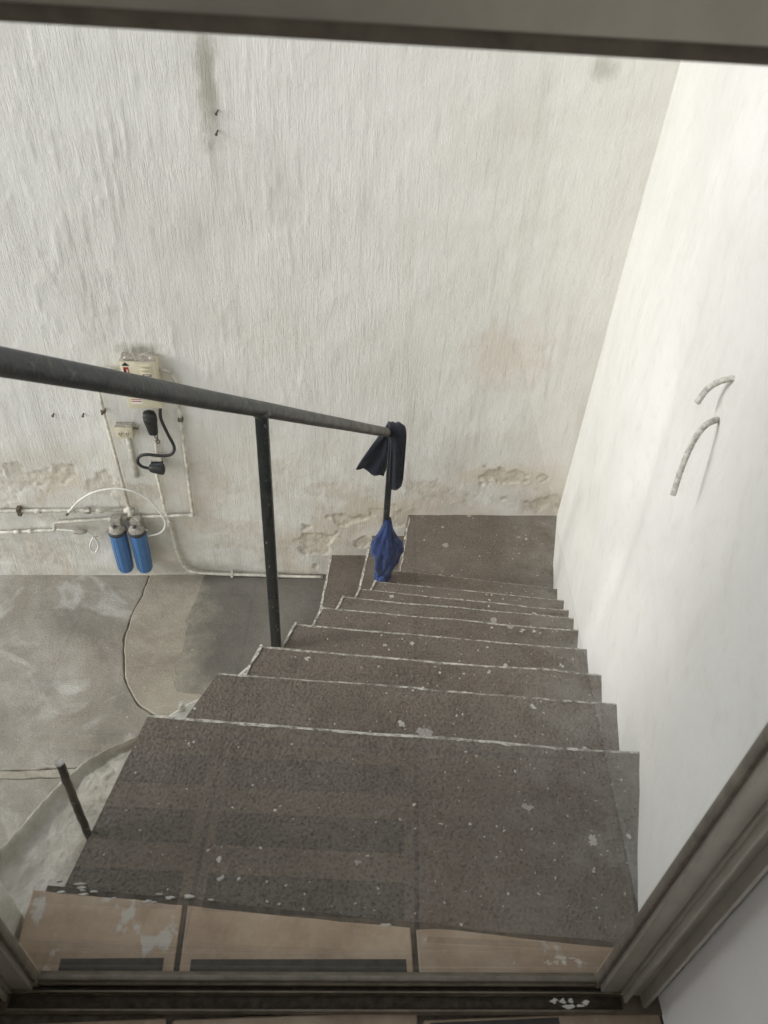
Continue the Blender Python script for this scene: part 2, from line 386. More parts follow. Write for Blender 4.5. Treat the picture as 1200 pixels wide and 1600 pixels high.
RUST = mat_iron('rust_brown_steel', (.062, .052, .042), .55, (.30, .27, .22), .57)
REBAR = mat_plain('whitewashed_rebar', (.46, .45, .41), .85, 0, .3, .5, 95, .004)
NAVY = mat_cloth('navy_black_cloth', (.016, .019, .030)); BLUE = mat_cloth('blue_cloth', (.017, .042, .145))
INWALL = mat_plain('interior_white_paint', (.72, .71, .69), .7, 0, .3, .04, 4, .001, 60)
CEIL = mat_plain('ceiling_paint', (.68, .67, .63), .8, 0, .2, .04, 4)
GROUT = mat_plain('dark_grout', (.105, .090, .073), .95, 0, .2, .4, 60, .003)
REFLGAP = mat_plain('reflection_gap_dark', (.07, .066, .055), .7, 0, .3, .25, 40, .001)
STRIPE = mat_plain('dark_tile_band', (.03, .027, .022), .5, 0, .4, .3, 30)
TILES = [mat_tile('beige_floor_tile_splashed', .475, 1.0, .82), mat_tile('beige_floor_tile', 0, 4.0, .85), mat_tile('beige_floor_tile_worn', .38, 7.0, .78)]
INTILE = mat_tile('darkened_inside_tile', 0, 9.0, .66)  # same tile as outside, its colour darkened for the dim room

# ------------------------------------------------------------------ levels
RISE = .18; FLOOR = -2.16; WALLY = 3.53
def wallx(y): return .71 + .2797 * (y - .92)

# ------------------------------------------------------------------ ground and yard
g = G(); g.box((-60, -60, FLOOR - .6), (60, 60, FLOOR - .02))
ground = g.make('ground', EARTH); ground['kind'] = 'structure'
def slab(name, poly, mat, top=FLOOR, thick=.02, label=None, bev=.008, jit=.004, rag=.02):
    P = []
    n = len(poly)
    for i in range(n):
        a = np.array(poly[i]); b = np.array(poly[(i + 1) % n]); d = np.linalg.norm(b - a); k = max(1, int(min(d, 3) / .02))
        for t in range(k):
            q = a + (b - a) * t / k
            P.append(q + (rng.random(2) - .5) * jit + (np.array([float(fbm(q[0] * 14, q[1] * 14, 201, 4)), float(fbm(q[0] * 14, q[1] * 14, 207, 4))]) - .5) * rag)
    P = np.array(P); nx = np.roll(P, -1, 0) - np.roll(P, 1, 0); nx = np.stack([nx[:, 1], -nx[:, 0]], 1); nx /= np.linalg.norm(nx, axis=1)[:, None] + 1e-9
    ar = np.sum(P[:, 0] * np.roll(P[:, 1], -1) - np.roll(P[:, 0], -1) * P[:, 1]);  nx = nx if ar > 0 else -nx
    m = len(P); V = []; F = []
    for off, z in ((0, top - thick - .01), (0, top - bev), (.35 * bev, top - .3 * bev), (bev, top)):
        for p, q in zip(P, nx): V.append((*(p - q * off), z))
    for r in range(3):
        for i in range(m): F.append([r * m + i, r * m + (i + 1) % m, (r + 1) * m + (i + 1) % m, (r + 1) * m + i])
    F.append([3 * m + i for i in range(m)])
    return part(name, V, F, mat, ground, label=label)
crk = [tuple(p) for p in curve([(-1.15, 3.60), (-1.17, 3.40), (-1.205, 3.2), (-1.215, 3.0), (-1.175, 2.78), (-1.09, 2.60), (-.98, 2.49), (-.80, 2.44), (-.3, 2.42)], 5)]
crk_in = [(p[0] + .005, p[1] + .002) for p in crk]
mid = [tuple(p) for p in curve([(-.79, 3.60), (-.815, 3.40), (-.84, 3.2), (-.845, 2.98), (-.865, 2.75), (-.80, 2.62), (-.3, 2.58)], 5)]
slab('concrete_slab', [(-9, 3.60)] + crk + [(-.2, 2.16), (-9, 2.16)][0:2], SLAB, label='broad pale yard slab mottled with white bloom')
slab('concrete_patch', crk_in + mid[::-1], PATCH, FLOOR + .003, .02, 'coarse sandy patch with a rounded corner')
slab('concrete_slab', [(p[0] - .012, p[1] - .004) for p in mid] + [(1.2, 2.60), (1.2, 3.6)], DARK, FLOOR + .0045, .02, 'dark smooth trowelled slab beside the lowest step', .0015, .010, .06)
slab('joint_strip', [(-9, 2.111), (-9, 2.156), (-.3, 2.156), (-.3, 2.111)], PATCH, FLOOR - .002, .015, jit=.003)
slab('concrete_slab', [(-9, 2.107), (-.3, 2.107), (-.3, -1.5), (-9, -1.5)], SLAB, FLOOR - .001, .02)

# ------------------------------------------------------------------ back wall
def axis(lo, hi, flo, fhi, fine, coarse):
    return np.concatenate([np.arange(lo, flo, coarse), np.arange(flo, fhi, fine), np.arange(fhi, hi + coarse * .5, coarse)])
bw = thing('back_wall', 'rough white plastered wall at the foot of the stairs, stained and flaking low down', 'wall', (0, WALLY, FLOOR))
xs = axis(-6.0, 1.9, -2.35, 1.62, .0095, .25); zs = axis(-2.3, 2.6, -2.2, 1.05, .0095, .2)
XX, ZZ = np.meshgrid(xs, zs, indexing='ij')
rel = (fbm(XX * 2.2, ZZ * 2.2, 3) - .5) * .020 + (fbm(XX * 9, ZZ * 6, 5) - .5) * .003 + (fbm(XX * 45, ZZ * 9, 8, 3) - .5) * .0018
ridge = sst(.60, .76, fbm(XX * 52, ZZ * 8, 9, 3)) * sst(.42, .62, fbm(XX * 2.6, ZZ * 2.0, 12, 3)) * (.35 + .65 * sst(1.0, -1.2, XX)) * sst(-1.6, -1.0, ZZ)
rel = rel + ridge * .0030 + sst(.66, .78, fbm(XX * 30, ZZ * 26, 14, 3)) * .0009
wear = np.zeros_like(XX)
nz = (fbm(XX * 13, ZZ * 13, 21, 5) - .5)
for cx, cz, rx, rz, lv in ((-.10, -1.87, .10, .12, 1), (.08, -1.65, .12, .05, 1), (.24, -1.86, .055, .05, 1), (1.03, -1.31, .22, .055, .9), (1.35, -1.50, .22, .06, .8),
                           (-1.70, -1.33, .32, .07, .8), (-1.30, -1.40, .14, .07, .7), (-1.8, -1.98, .25, .10, .6), (.42, -1.62, .12, .08, .7), (-.30, -1.25, .08, .05, .5), (-.75, -1.28, .05, .09, .5), (-1.15, -1.45, .16, .08, .6), (-2.0, -1.45, .28, .12, .7), (.62, -1.42, .16, .05, .6), (-.02, -1.42, .10, .05, .55), (.80, -1.45, .14, .05, .6)):
    d = np.sqrt(((XX - cx) / rx) ** 2 + ((ZZ - cz) / rz) ** 2) + nz * 3.0
    wear = np.maximum(wear, lv * sst(1.0, .86, d))
band = sst(-1.15, -1.6, ZZ) * sst(.585, .66, fbm(XX * 5, ZZ * 7, 33, 5)); wear = np.maximum(wear, .5 * band)
lip = sst(.05, .4, wear) * (1 - sst(.4, .9, wear))
rel = rel - wear * .007 + lip * .004 + wear * (fbm(XX * 60, ZZ * 60, 41, 3) - .5) * .008
YY = WALLY - rel + .004
V = np.stack([XX, YY, ZZ], -1).reshape(-1, 3)
nu, nv = XX.shape; F = grid_faces(nu, nv).tolist(); n0 = len(V)
V = np.concatenate([V, [(-6.0, 3.60, -2.3), (1.9, 3.60, -2.3), (1.9, 3.60, 2.6), (-6.0, 3.60, 2.6), (-6.0, 3.78, -2.3), (1.9, 3.78, -2.3), (1.9, 3.78, 2.6), (-6.0, 3.78, 2.6)]])
F += [[n0 + i for i in q] for q in ((0, 1, 2, 3), (4, 7, 6, 5), (0, 4, 5, 1), (1, 5, 6, 2), (2, 6, 7, 3), (3, 7, 4, 0))]
part('plaster_face', V, F, BACK, bw, True, attr=np.concatenate([wear.ravel(), np.zeros(8)]))

# ------------------------------------------------------------------ side wall on the right of the stairs
rw = thing('side_wall', 'smooth bulging white wall along the right side of the stairs', 'wall', (1.0, 2.0, FLOOR))
ys = axis(.474, 3.62, .48, 3.60, .014, .05); zs = axis(-2.3, 2.6, -2.2, 1.3, .014, .2)
YY, ZZ = np.meshgrid(ys, zs, indexing='ij')
rel = (fbm(YY * 1.1 + 5, ZZ * .8, 61, 3) - .5) * .085 + (fbm(YY * 4, ZZ * 4, 63, 3) - .5) * .014 + (fbm(YY * 30, ZZ * 30, 67, 2) - .5) * .0012
rel = rel - .040 * np.exp(-((YY - 1.72 - .12 * np.sin(ZZ * 1.7)) / .13) ** 2) * sst(-.45, .0, ZZ) * sst(1.0, .3, ZZ) - .020 * np.exp(-((YY - 2.62 + .25 * ZZ) / .10) ** 2) * sst(-1.15, -.8, ZZ) * sst(-.1, -.7, ZZ)  # hollows shaped into the wall to give soft grey shading
XX = wallx(YY) - rel * sst(.4, .9, YY) * (1 - .85 * sst(2.9, 3.5, YY))
sz = np.interp(YY, [.3, .95, 2.76, 3.0, 3.6], [0, 0, -1.44, -1.62, -1.62])
wear = np.zeros_like(YY)
V = np.stack([XX, YY, ZZ], -1).reshape(-1, 3); nu, nv = XX.shape; F = grid_faces(nu, nv).tolist(); n0 = len(V)
a, b = (wallx(.474) + .08, .474), (wallx(3.62) + .08, 3.62)
V = np.concatenate([V, [(*a, -2.3), (*b, -2.3), (*b, 2.6), (*a, 2.6), (a[0] + .2, a[1], -2.3), (b[0] + .2, b[1], -2.3), (b[0] + .2, b[1], 2.6), (a[0] + .2, a[1], 2.6)]])
F += [[n0 + i for i in q] for q in ((0, 1, 2, 3), (4, 7, 6, 5), (0, 4, 5, 1), (1, 5, 6, 2), (2, 6, 7, 3), (3, 7, 4, 0))]
part('plaster_face', V, F, SIDE, rw, True, attr=np.concatenate([wear.ravel(), np.zeros(8)]))

# ------------------------------------------------------------------ staircase
st = thing('staircase', 'dark concrete stairs with pale chipped edges going down to a corner landing', 'stairs', (.3, 1.8, FLOOR))
NL = [(-.410, 1.042), (-.290, 1.290), (-.203, 1.520), (-.110, 1.760), (-.018, 1.992), (.068, 2.210), (.150, 2.420), (.240, 2.640), (.345, 2.890)]
NR = [(.705, .925), (.770, 1.175), (.830, 1.403), (.898, 1.640), (.960, 1.873), (1.020, 2.090), (1.073, 2.290), (1.135, 2.512), (1.200, 2.758)]
def ext(a, b, far):                        # run a nosing into the side wall
    a = np.array(a); b = np.array(b); u = (b - a) / np.linalg.norm(b - a); return b + u * far
def nos_profile(r, z):                     # rounded arris: (forward, z)
    return [(-r + r * math.sin(t), z - r + r * math.cos(t)) for t in np.linspace(0, math.pi / 2, 5)]
def step(name, back, front, z, drop, label=None, worn=.75, seed=0, left=True):
    """back/front: ((x,y),(x,y)) left and right ends; tread at z, riser going down by drop"""
    nseg = 56; V = []; F = []; r = .012
    bl, br = map(np.array, back); fl, fr = map(np.array, front)
    for i in range(nseg + 1):
        t = i / nseg; f0 = fl + (fr - fl) * t; b0 = bl + (br - bl) * t
        u = f0 - b0; L = np.linalg.norm(u); u /= L
        wob = (vn(t * 5, seed * 3.3, 90) - .5) * .008 + (vn(t * 34, seed * 5.1, 91) - .5) * .0022
        dz = (vn(t * 6, seed * 2.2, 92) - .5) * .005 + (vn(t * 30, seed, 93) - .5) * .0012
        row = [(*b0, z - drop - .03), (*b0, z)] + [(*(b0 + u * q * L), z + (vn(t * 12, q * 4 + seed, 94) - .5) * .004) for q in (.25, .5, .75)]
        pr = nos_profile(r, z + dz); e = f0 + u * wob
        row += [(*(e + u * a), h) for a, h in pr]
        row += [(*(e - u * .004), z - drop * .5), (*(e - u * .006), z - drop - .03)]
        V += row
    m = len(V) // (nseg + 1)
    for i in range(nseg):
        for k in range(m - 1): F.append([i * m + k, i * m + k + 1, (i + 1) * m + k + 1, (i + 1) * m + k])
        F.append([i * m + m - 1, i * m, (i + 1) * m, (i + 1) * m + m - 1])
    F.append(list(range(m))); F.append([nseg * m + k for k in range(m)][::-1])
    o = part(name, V, F, [STEP, OLDW], st, label=label)
    sharp(o, 60)
    for p in o.data.polygons:
        if len(p.vertices) > 6 and p.center.x + st.location.x < .9: p.material_index = 1
    # pale chipped line along the arris, a ragged ribbon wrapped over it
    W = []; Q = []; ns = 260
    for i in range(ns + 1):
        t = i / ns * .985; f0 = fl + (fr - fl) * t; b0 = bl + (br - bl) * t; u = f0 - b0; u /= np.linalg.norm(u)
        wob = (vn(t * 5, seed * 3.3, 90) - .5) * .008 + (vn(t * 34, seed * 5.1, 91) - .5) * .0022
        dz = (vn(t * 6, seed * 2.2, 92) - .5) * .005 + (vn(t * 30, seed, 93) - .5) * .0012
        amt = np.clip((fbm(t * 26, seed * 1.9, 97, 4) - (1 - worn) * .78 - .12) * 2.2, 0, 1)
        w = .0009 + .0034 * float(amt) * (0.5 + random.random())
        e = f0 + u * wob; lift = .0004 + .0007 * min(1.0, float(amt) * 3)
        W += [(*(e - u * (r * .75 + w)), z + dz + lift - .0004), (*(e + u * (-r * .29 + lift)), z + dz - r * .29 + lift), (*(e + u * lift), z + dz - r - w * .4)]
    for i in range(ns):
        for k in range(2): Q.append([i * 3 + k, i * 3 + k + 1, i * 3 + k + 4, i * 3 + k + 3])
    c = part('worn_edge', W, Q, CHIP, o)
    if left:
        W = []; Q = []; ns = 60
        for i in range(ns + 1):
            t = i / ns; q = bl + (fl - bl) * (.08 + .92 * t); n2 = np.array([-(fl - bl)[1], (fl - bl)[0]]); n2 /= np.linalg.norm(n2); n2 = n2 if n2[0] < 0 else -n2
            a = .003 + .006 * vn(t * 14, seed * 7.7, 99)
            W += [(*(q - n2 * a), z + .0035), (*(q + n2 * .004), z + .0015), (*(q + n2 * .005), z - .015)]
        for i in range(ns):
            for k in range(2): Q.append([i * 3 + k, i * 3 + k + 1, i * 3 + k + 4, i * 3 + k + 3])
        part('worn_edge', W, Q, CHIP, o)
    return o
TOPL, TOPR = (-.535, .52), (.56, .40)
for k in range(9):
    z = -RISE * k - (.006 if k == 0 else 0)
    fl, fr = np.array(NL[k]), ext(NL[k], NR[k], .07)
    if k == 0: bl, br = np.array(TOPL), np.array((.70, .47))
    else:
        a, b = np.array(NL[k - 1]), ext(NL[k - 1], NR[k - 1], .07)
        u = (fl - a) / np.linalg.norm(fl - a); bl, br = a - u * .05, b - u * .05
    step('step', (bl, br), (fl, fr), z, RISE, 'broad top step spattered with white paint' if k == 0 else None, (.70, .55, .8, .75, .8, .85, .8, .6, .3)[k], k + 1, k >= 2)
# landing and the two lowest steps that turn left along the back wall
def flat_step(name, poly, z, drop, label, edge, seed):
    poly = [np.array(p) for p in poly]; P = []
    for i in range(len(poly)):
        a, b = poly[i], poly[(i + 1) % len(poly)]; k = max(1, int(np.linalg.norm(b - a) / .03))
        for t in range(k):
            q = a + (b - a) * t / k; P.append(q + (rng.random(2) - .5) * .005)
    n = len(P); c = sum(P) / n; V = []; F = []
    for s_, h in ((0, z - drop - .03), (0, z - .008), (.003, z - .002), (.009, z)):
        for p in P: d = (c - p); V.append((*(p + d / np.linalg.norm(d) * s_), h))
    for r in range(3):
        for i in range(n): F.append([r * n + i, r * n + (i + 1) % n, (r + 1) * n + (i + 1) % n, (r + 1) * n + i])
    F.append([3 * n + i for i in range(n)])
    o = part(name, V, F, STEP, st, label=label)
    a, b = map(np.array, edge); u = (b - a) / np.linalg.norm(b - a); n2 = np.array([-u[1], u[0]]); n2 = n2 if n2[0] < 0 else -n2
    W = []; Q = []; ns = 120
    for i in range(ns + 1):
        t = i / ns; q = a + (b - a) * t; am = .001 + .011 * max(0, float(fbm(t * 11, seed, 111, 4)) - .28)
        W += [(*(q - n2 * (.006 + am)), z + .0016), (*(q + n2 * .004), z - .002), (*(q + n2 * .0055), z - .02 - am)]
    for i in range(ns):
        for k in range(2): Q.append([i * 3 + k, i * 3 + k + 1, i * 3 + k + 4, i * 3 + k + 3])
    part('worn_edge', W, Q, CHIP, o); return o
flat_step('landing', [(.365, 2.74), (.405, 3.071), (.502, 3.56), (1.52, 3.56), (1.28, 2.70)], -1.62, .2, 'square corner landing where the stairs turn', ((.385, 2.93), (.499, 3.51)), 3)
flat_step('step', [(.10, 2.60), (.182, 3.078), (.283, 3.56), (.56, 3.56), (.44, 2.60)], -1.80, .2, 'upper of the two steps left of the landing', ((.13, 2.80), (.273, 3.515)), 5)
flat_step('step', [(-.11, 2.50), (-.061, 2.978), (.028, 3.56), (.34, 3.56), (.20, 2.50)], -1.98, .2, 'lowest step, against the foot of the wall', ((-.10, 2.70), (.020, 3.515)), 7)
# white plastered string that carries the open side of the flight
P0 = np.array(NL[0]); P8 = np.array(NL[8]); u = (P8 - P0) / np.linalg.norm(P8 - P0); nrm = np.array([-u[1], u[0]]); nrm = nrm if nrm[0] < 0 else -nrm
V = []; F = []; ns = 90
for i in range(ns + 1):
    t = -.015 + .975 * i / ns; q = P0 + (P8 - P0) * t
    top = -.155 - (1.44) * t + (vn(t * 14, 1, 120) - .5) * .03
    wd = .075 + (vn(t * 10, 3, 121) - .5) * .03
    V += [(*(q - nrm * .08), FLOOR - .01), (*(q - nrm * .08), top + .01), (*(q + nrm * wd * .75), top), (*(q + nrm * wd), top - .02), (*(q + nrm * (wd + .01)), FLOOR - .01)]
for i in range(ns):
    for k in range(4): F.append([i * 5 + k, i * 5 + k + 1, i * 5 + k + 6, i * 5 + k + 5])
F += [[0, 1, 2, 3, 4], [ns * 5 + k for k in (4, 3, 2, 1, 0)]]
part('stair_string', V, F, OLDW, st, label='white plastered outer string of the flight')
# lumpy mortar shoulder between the top step and the house wall
nu, nv = 320, 90; V = []
outer = curve([(-1.10, .60), (-.80, .72), (-.70, .80), (-.615, .94), (-.545, 1.005), (-.44, 1.045)], 18); outer = np.array(outer)
inner = curve([(-.95, .50), (-.66, .50), (-.54, .52), (-.488, .72), (-.452, .86), (-.395, 1.04)], 18); inner = np.array(inner)
ui = np.linspace(0, len(outer) - 1, nu)
OX = np.stack([np.interp(ui, range(len(outer)), outer[:, k]) for k in (0, 1)], 1); IX = np.stack([np.interp(ui, range(len(inner)), inner[:, k]) for k in (0, 1)], 1)
for i in range(nu):
    for j in range(nv):
        t = j / (nv - 1); p = IX[i] + (OX[i] - IX[i]) * min(1, t / .9) if t <= .9 else OX[i]
        z = -.048 - .085 * min(1, t / .9) + (float(fbm(p[0] * 14, p[1] * 14, 131, 4)) - .5) * .03 * min(1, t * 4) + (float(fbm(p[0] * 38, p[1] * 38, 137, 3)) - .5) * .013
        z += .035 * math.exp(-((t - .80) / .05) ** 2)
        if t > .9: z -= (t - .9) / .1 * 1.2; 
        V.append((p[0] + (0 if t <= .9 else -.02 * (t - .9) / .1), p[1] + (0 if t <= .9 else .02 * (t - .9) / .1), z))
part('mortar_shoulder', V, grid_faces(nu, nv), MORTAR, st, True, label='rough lumpy mortar shoulder left of the top step')

# ------------------------------------------------------------------ tiled threshold outside the door
th = thing('tiled_threshold', 'row of beige tiles, paint splashed at the left, between the door and the top step', 'tiles', (0, .5, 0))
def fy(x): return .643 + (x + .518) * (-.1289)
def gy(x): return .472 - .0384 * x                       # line of the glass, turned a little
def tile(x0, x1, mat, label=None):
    a = [(x0, gy(x0) - .02), (x1, gy(x1) - .02), (x1, fy(x1)), (x0, fy(x0))]
    g = G(); bv = .003; cx, cy = (x0 + x1) / 2, .55
    P = [a[0], a[1]] + [(x1 + (x0 - x1) * t, fy(x1 + (x0 - x1) * t) + (vn(t * 9 + x0 * 7, 2, 140) - .5) * .003) for t in np.linspace(0, 1, 14)]
    n = len(P); V = []; F = []
    for s_, h in ((0, -.02), (0, -.0015), (bv, .0005)):
        for p in P:
            d = np.array([cx - p[0], cy - p[1]]); d = np.sign(d) * s_; V.append((p[0] + d[0], p[1] + d[1], h))
    for r in range(2):
        for i in range(n): F.append([r * n + i, r * n + (i + 1) % n, (r + 1) * n + (i + 1) % n, (r + 1) * n + i])
    F.append([2 * n + i for i in range(n)])
    part('tile', V, F, mat, th, label=label)
tile(-.56, -.2725, TILES[0], 'tile splashed with white paint'); tile(-.262, .160, TILES[1]); tile(.171, .60, TILES[2])
V = [(-.56, .45, -.004), (.60, .42, -.004)] + [(x, fy(x) + .013 + (vn(x * 14, 5, 150) - .5) * .005, -.004) for x in np.linspace(.60, -.535, 60)]
n = len(V); V = V + [(p[0], p[1], -.03) for p in V]
part('grout_bed', V, [list(range(n))] + [[i, (i + 1) % n, n + (i + 1) % n, n + i] for i in range(n)], GROUT, th)
for x0, x1 in ((-.475, -.292), (-.243, .148)):  # dark strips added where the mirrored floor falls dark
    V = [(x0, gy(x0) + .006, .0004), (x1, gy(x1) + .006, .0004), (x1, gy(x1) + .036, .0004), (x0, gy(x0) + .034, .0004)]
    part('reflection_gap_strip', V + [(p[0], p[1], .0019) for p in V], [(0, 3, 2, 1), (4, 5, 6, 7), (0, 1, 5, 4), (1, 2, 6, 5), (2, 3, 7, 6), (3, 0, 4, 7)], REFLGAP, th, label='flat dark strip added along the glass foot, standing for unlit reflection')
# crumbs of dried plaster along the tile edge
for i in range(18):
    x = random.choice([random.uniform(-.52, -.26), random.uniform(-.50, -.30), random.uniform(-.45, .55)])
    r = random.uniform(.0015, .0060); c = (x, fy(x) + random.uniform(-.003, .022), .0008)
    V = [(c[0] + r * (.5 + random.random()) * math.cos(t) * 1.9, c[1] + r * (.35 + .6 * random.random()) * math.sin(t), -.0055) for t in np.linspace(0, 2 * math.pi, 9)[:-1]]
    V2 = [(p[0] * .85 + c[0] * .15, p[1] * .85 + c[1] * .15, c[2] + .0008 * random.random()) for p in V]
    part('plaster_crumb', V + V2, [list(range(8, 16))] + [[k, (k + 1) % 8, 8 + (k + 1) % 8, 8 + k] for k in range(8)], OLDW, th)

# ------------------------------------------------------------------ house around the camera
ho = thing('house', 'white plastered house wall and dim room framing the glass door', 'building', (0, .3, 0))
g = G(); g.box((-1.9, .18, -2.3), (-.575, .62, 2.26), .012); g.make('facade_wall', OLDW, ho, label='end of the outside wall at the left of the door')
g = G(); g.box((-.573, .18, 2.15), (.80, .60, 2.26)); g.make('lintel', OLDW, ho)
IWX = .600; LW = -1.7
g = G(); g.box((IWX, -3.2, 0), (IWX + .2, .425, 2.25)); g.make('interior_wall', INWALL, ho, label='white inside wall right of the door')
g = G(); g.box((LW - .2, -3.4, 0), (IWX, -3.2, 2.25)); g.make('interior_wall', INWALL, ho)

for a, b in (((LW - .2, -3.2, 0), (LW, .178, .8)), ((LW - .2, -3.2, 2.0), (LW, .178, 2.25)), ((LW - .2, -3.2, .8), (LW, -2.2, 2.0)), ((LW - .2, -.5, .8), (LW, .178, 2.0))):  # unseen opening added in this wall, sized to let daylight into the room
    G().box(a, b).make('interior_wall', INWALL, ho)
g = G(); g.box((LW, .10, 0), (-.62, .178, 2.25)); g.make('interior_wall', INWALL, ho)
g = G(); g.box((LW - .2, -3.4, 2.252), (IWX + .2, .178, 2.34)); g.make('ceiling', CEIL, ho)
flo = G().box((LW, -3.2, -.20), (IWX, .458, -.006)).make('floor', GROUT); flo['kind'] = 'structure'
tilebase = None
for ix in range(-4, 3):
    for iy in range(0, 3):
        x0 = .171 + (ix - 1) * .4335; x1 = x0 + .4235; y1 = .425 - iy * .4335; y0 = y1 - .4235
        if iy == 0: y1 = min(y1, gy((x0 + x1) / 2) - .052)
        x0 = max(x0, LW); x1 = min(x1, IWX - .002)
        if x1 - x0 < .03: continue
        g = G(); g.box((x0, y0, -.012), (x1, y1, .0), .003, seg=1)
        t = g.make('tile', INTILE, flo)
        if iy == 0 and ix == 1: G().box((x0 + .012, y1 - .016, -.0005), (x0 + .24, y1 - .005, .0006)).make('dark_floor_band', STRIPE, t)
        for yy in (.040, .166, .293):  # thin dark bands across the inside tiles
            if iy == 0 and x1 - x0 > .3 and ix < 1:
                G().box((x0 + .018, yy, -.0005), (x1 - .020, yy + .070, .0006)).make('dark_floor_band', STRIPE, t)

# ------------------------------------------------------------------ glass door in its aluminium frame
YAW = R_(-2.2)
def door_thing(name, label, cat):
    o = thing(name, label, cat, (0, .472, 0)); LOC[o.name] = Vector((0, 0, 0)); o.rotation_euler.z = YAW; return o
df = door_thing('door_frame', 'bronze grey aluminium frame fixed to the walls around the glass door', 'door frame')
gd = door_thing('glass_door', 'glass panel in slim grey aluminium rails looking onto the stairs', 'door')
def dbox(nm, a, b, mat, par, bev=.0015): 
    o = G().box(a, b, bev).make(nm, mat, par); sharp(o, 40); return o
GL, GR, GB, GT = -.503, .490, .014, 1.466
part('glass_pane', [(GL - .012, 0, GB - .008), (GR + .012, 0, GB - .008), (GR + .012, 0, GT + .008), (GL - .012, 0, GT + .008)], [(0, 1, 2, 3)], GLASS, gd)
part('glass_pane', [(GL - .012, 0, 1.56), (GR + .012, 0, 1.56), (GR + .012, 0, 2.06), (GL - .012, 0, 2.06)], [(0, 1, 2, 3)], GLASS, gd)
r = dbox('top_rail', (GL, -.016, GT + .010), (GR, .014, 1.556), ALU, gd); dbox('gasket_or_dark_strip', (GL, -.009, GT), (GR, .007, GT + .0099), ALUD, r)
dbox('moulding', (GL, -.0205, 1.505), (GR, -.0162, 1.5505), ALU, r)
r = dbox('bottom_rail', (GL, -.010, -.004), (GR, .012, GB - .003), SILL, gd); dbox('gasket_or_dark_strip', (GL, -.0045, GB - .0029), (GR, .0045, GB + .003), ALUD, r)
for sgn, x, nm in ((-1, GL, 'stile'), (1, GR, 'stile')):
    a, b = (x - .040, x - .008) if sgn < 0 else (x + .008, x + .040)
    r = dbox(nm, (a, -.018, -.004), (b, .014, 2.10), ALU, gd)
    a, b = (x - .0079, x) if sgn < 0 else (x, x + .0079)
    dbox('gasket_or_dark_strip', (a, -.008, GB), (b, .007, 2.10), ALUD, r)
# fixed frame: jambs with ridges, sill with its track
for sgn in (-1, 1):
    x = GR + .0425 if sgn > 0 else GL - .0425
    def seg(nm, d0, d1, y0, y1, par, mat=ALU):
        a, b = (x + d0, x + d1) if sgn > 0 else (x - d1, x - d0)
        return dbox(nm, (a, y0, -.004), (b, y1, 2.145), mat, par)
    j = seg('jamb', .0, .062, -.022, .020, df); seg('ridge', .004, .010, -.034, -.0222, j); seg('ridge', .036, .044, -.042, -.0222, j); seg('groove_shadow_gap', -.0022, -.0002, -.010, .010, j, ALUD)
    if sgn < 0: seg('cover_strip', .0622, .20, -.012, .004, j, INWALL)
s = dbox('sill', (GL - .105, -.052, -.010), (GR + .112, -.0105, .0015), SILL, df); dbox('track', (GL - .042, -.0215, .0016), (GR + .042, -.0185, .010), SILL, s, .0006)
dbox('track', (GL - .042, -.050, .0016), (GR + .042, -.046, .007), SILL, s, .0006); dbox('gasket_or_dark_strip', (GL - .042, -.0178, .0016), (GR + .042, -.0107, .0030), CHANNEL, s, .0004)
dbox('gasket_or_dark_strip', (GL - .042, -.044, .0016), (GR + .042, -.024, .0024), CHANNEL, s, .0004)  # flat dark brown strips fill the track channels
dbox('head', (GL - .042, -.022, 2.101), (GR + .042, .020, 2.147), ALU, df)
# dried paint crumbs lying in the right end of the sill
for i in range(16):
    x = random.gauss(.445, .018); y = random.uniform(-.041, -.026); q = random.uniform(.0015, .0075); n = 9
    V = [(x + q * (.4 + random.random()) * math.cos(2 * math.pi * k / n) * 1.3, y + q * (.3 + .6 * random.random()) * math.sin(2 * math.pi * k / n), .0022) for k in range(n)]
    V2 = [(p[0] * .92 + x * .08, p[1] * .92 + y * .08, .0031 + .0006 * random.random()) for p in V]
    part('paint_flake', V + V2, [list(range(n, 2 * n))] + [[k, (k + 1) % n, n + (k + 1) % n, n + k] for k in range(n)], OLDW, s)

# ------------------------------------------------------------------ handrail
E1 = np.array([.271, 2.816, -.4795]); E0 = np.array([-.177, 1.662, .4216]); dr = (E1 - E0)
hr = thing('handrail', 'dark blue-black steel handrail on two posts beside the stairs', 'handrail', (-.17, 1.66, -.54))
far = E0 - dr * .96; pts = [far + (E1 + dr * .02 - far) * t for t in np.linspace(0, 1, 40)]
pts = [p + np.array([0, 0, .0004 * math.sin(i * .7)]) for i, p in enumerate(pts)]
o = G().tube(pts, .0212, 20).make('rail', RAIL, hr, True); sharp(o, 50)
def post(x, y, z0, z1, w_=.0165):
    g = G(); g.box((x - w_, y - w_, z0), (x + w_, y + w_, z1), .003)
    o = g.make('post', POST, hr); sharp(o, 40)
    G().lathe([(.018, -.006), (.024, -.002), (.023, .004), (.018, .008)], (x, y, z1 - .004), n=14).make('weld', RAIL, o, True)
post(-.172, 1.660, -.80, E0[2] - .008); post(.289, 2.816, -1.70, E1[2] - .008, .0145)
cs = thing('cut_post', 'short rusty stump of a cut-off post leaning at the edge of the top step', 'post', (-.489, .759, -.03))
V0 = np.array([-.487, .762, -.10]); V1 = np.array([-.480, .760, .262])
o = G().tube([V0 + (V1 - V0) * t + (rng.random(3) - .5) * .002 for t in np.linspace(0, 1, 26)], .0078, 8, square=True, jitter=.12).make('stump', RUST, cs); sharp(o, 50)
G().tube([V1 + np.array([-.0005, 0, .0]), V1 + np.array([0, 0, .004])], [.0086, .0078], 8, square=True).make('cut_face', REBAR, cs)
cs = thing('rebar_stub', 'small pale stub standing on the stair string behind the top step', 'rebar', (-.392, 1.225, -.31))
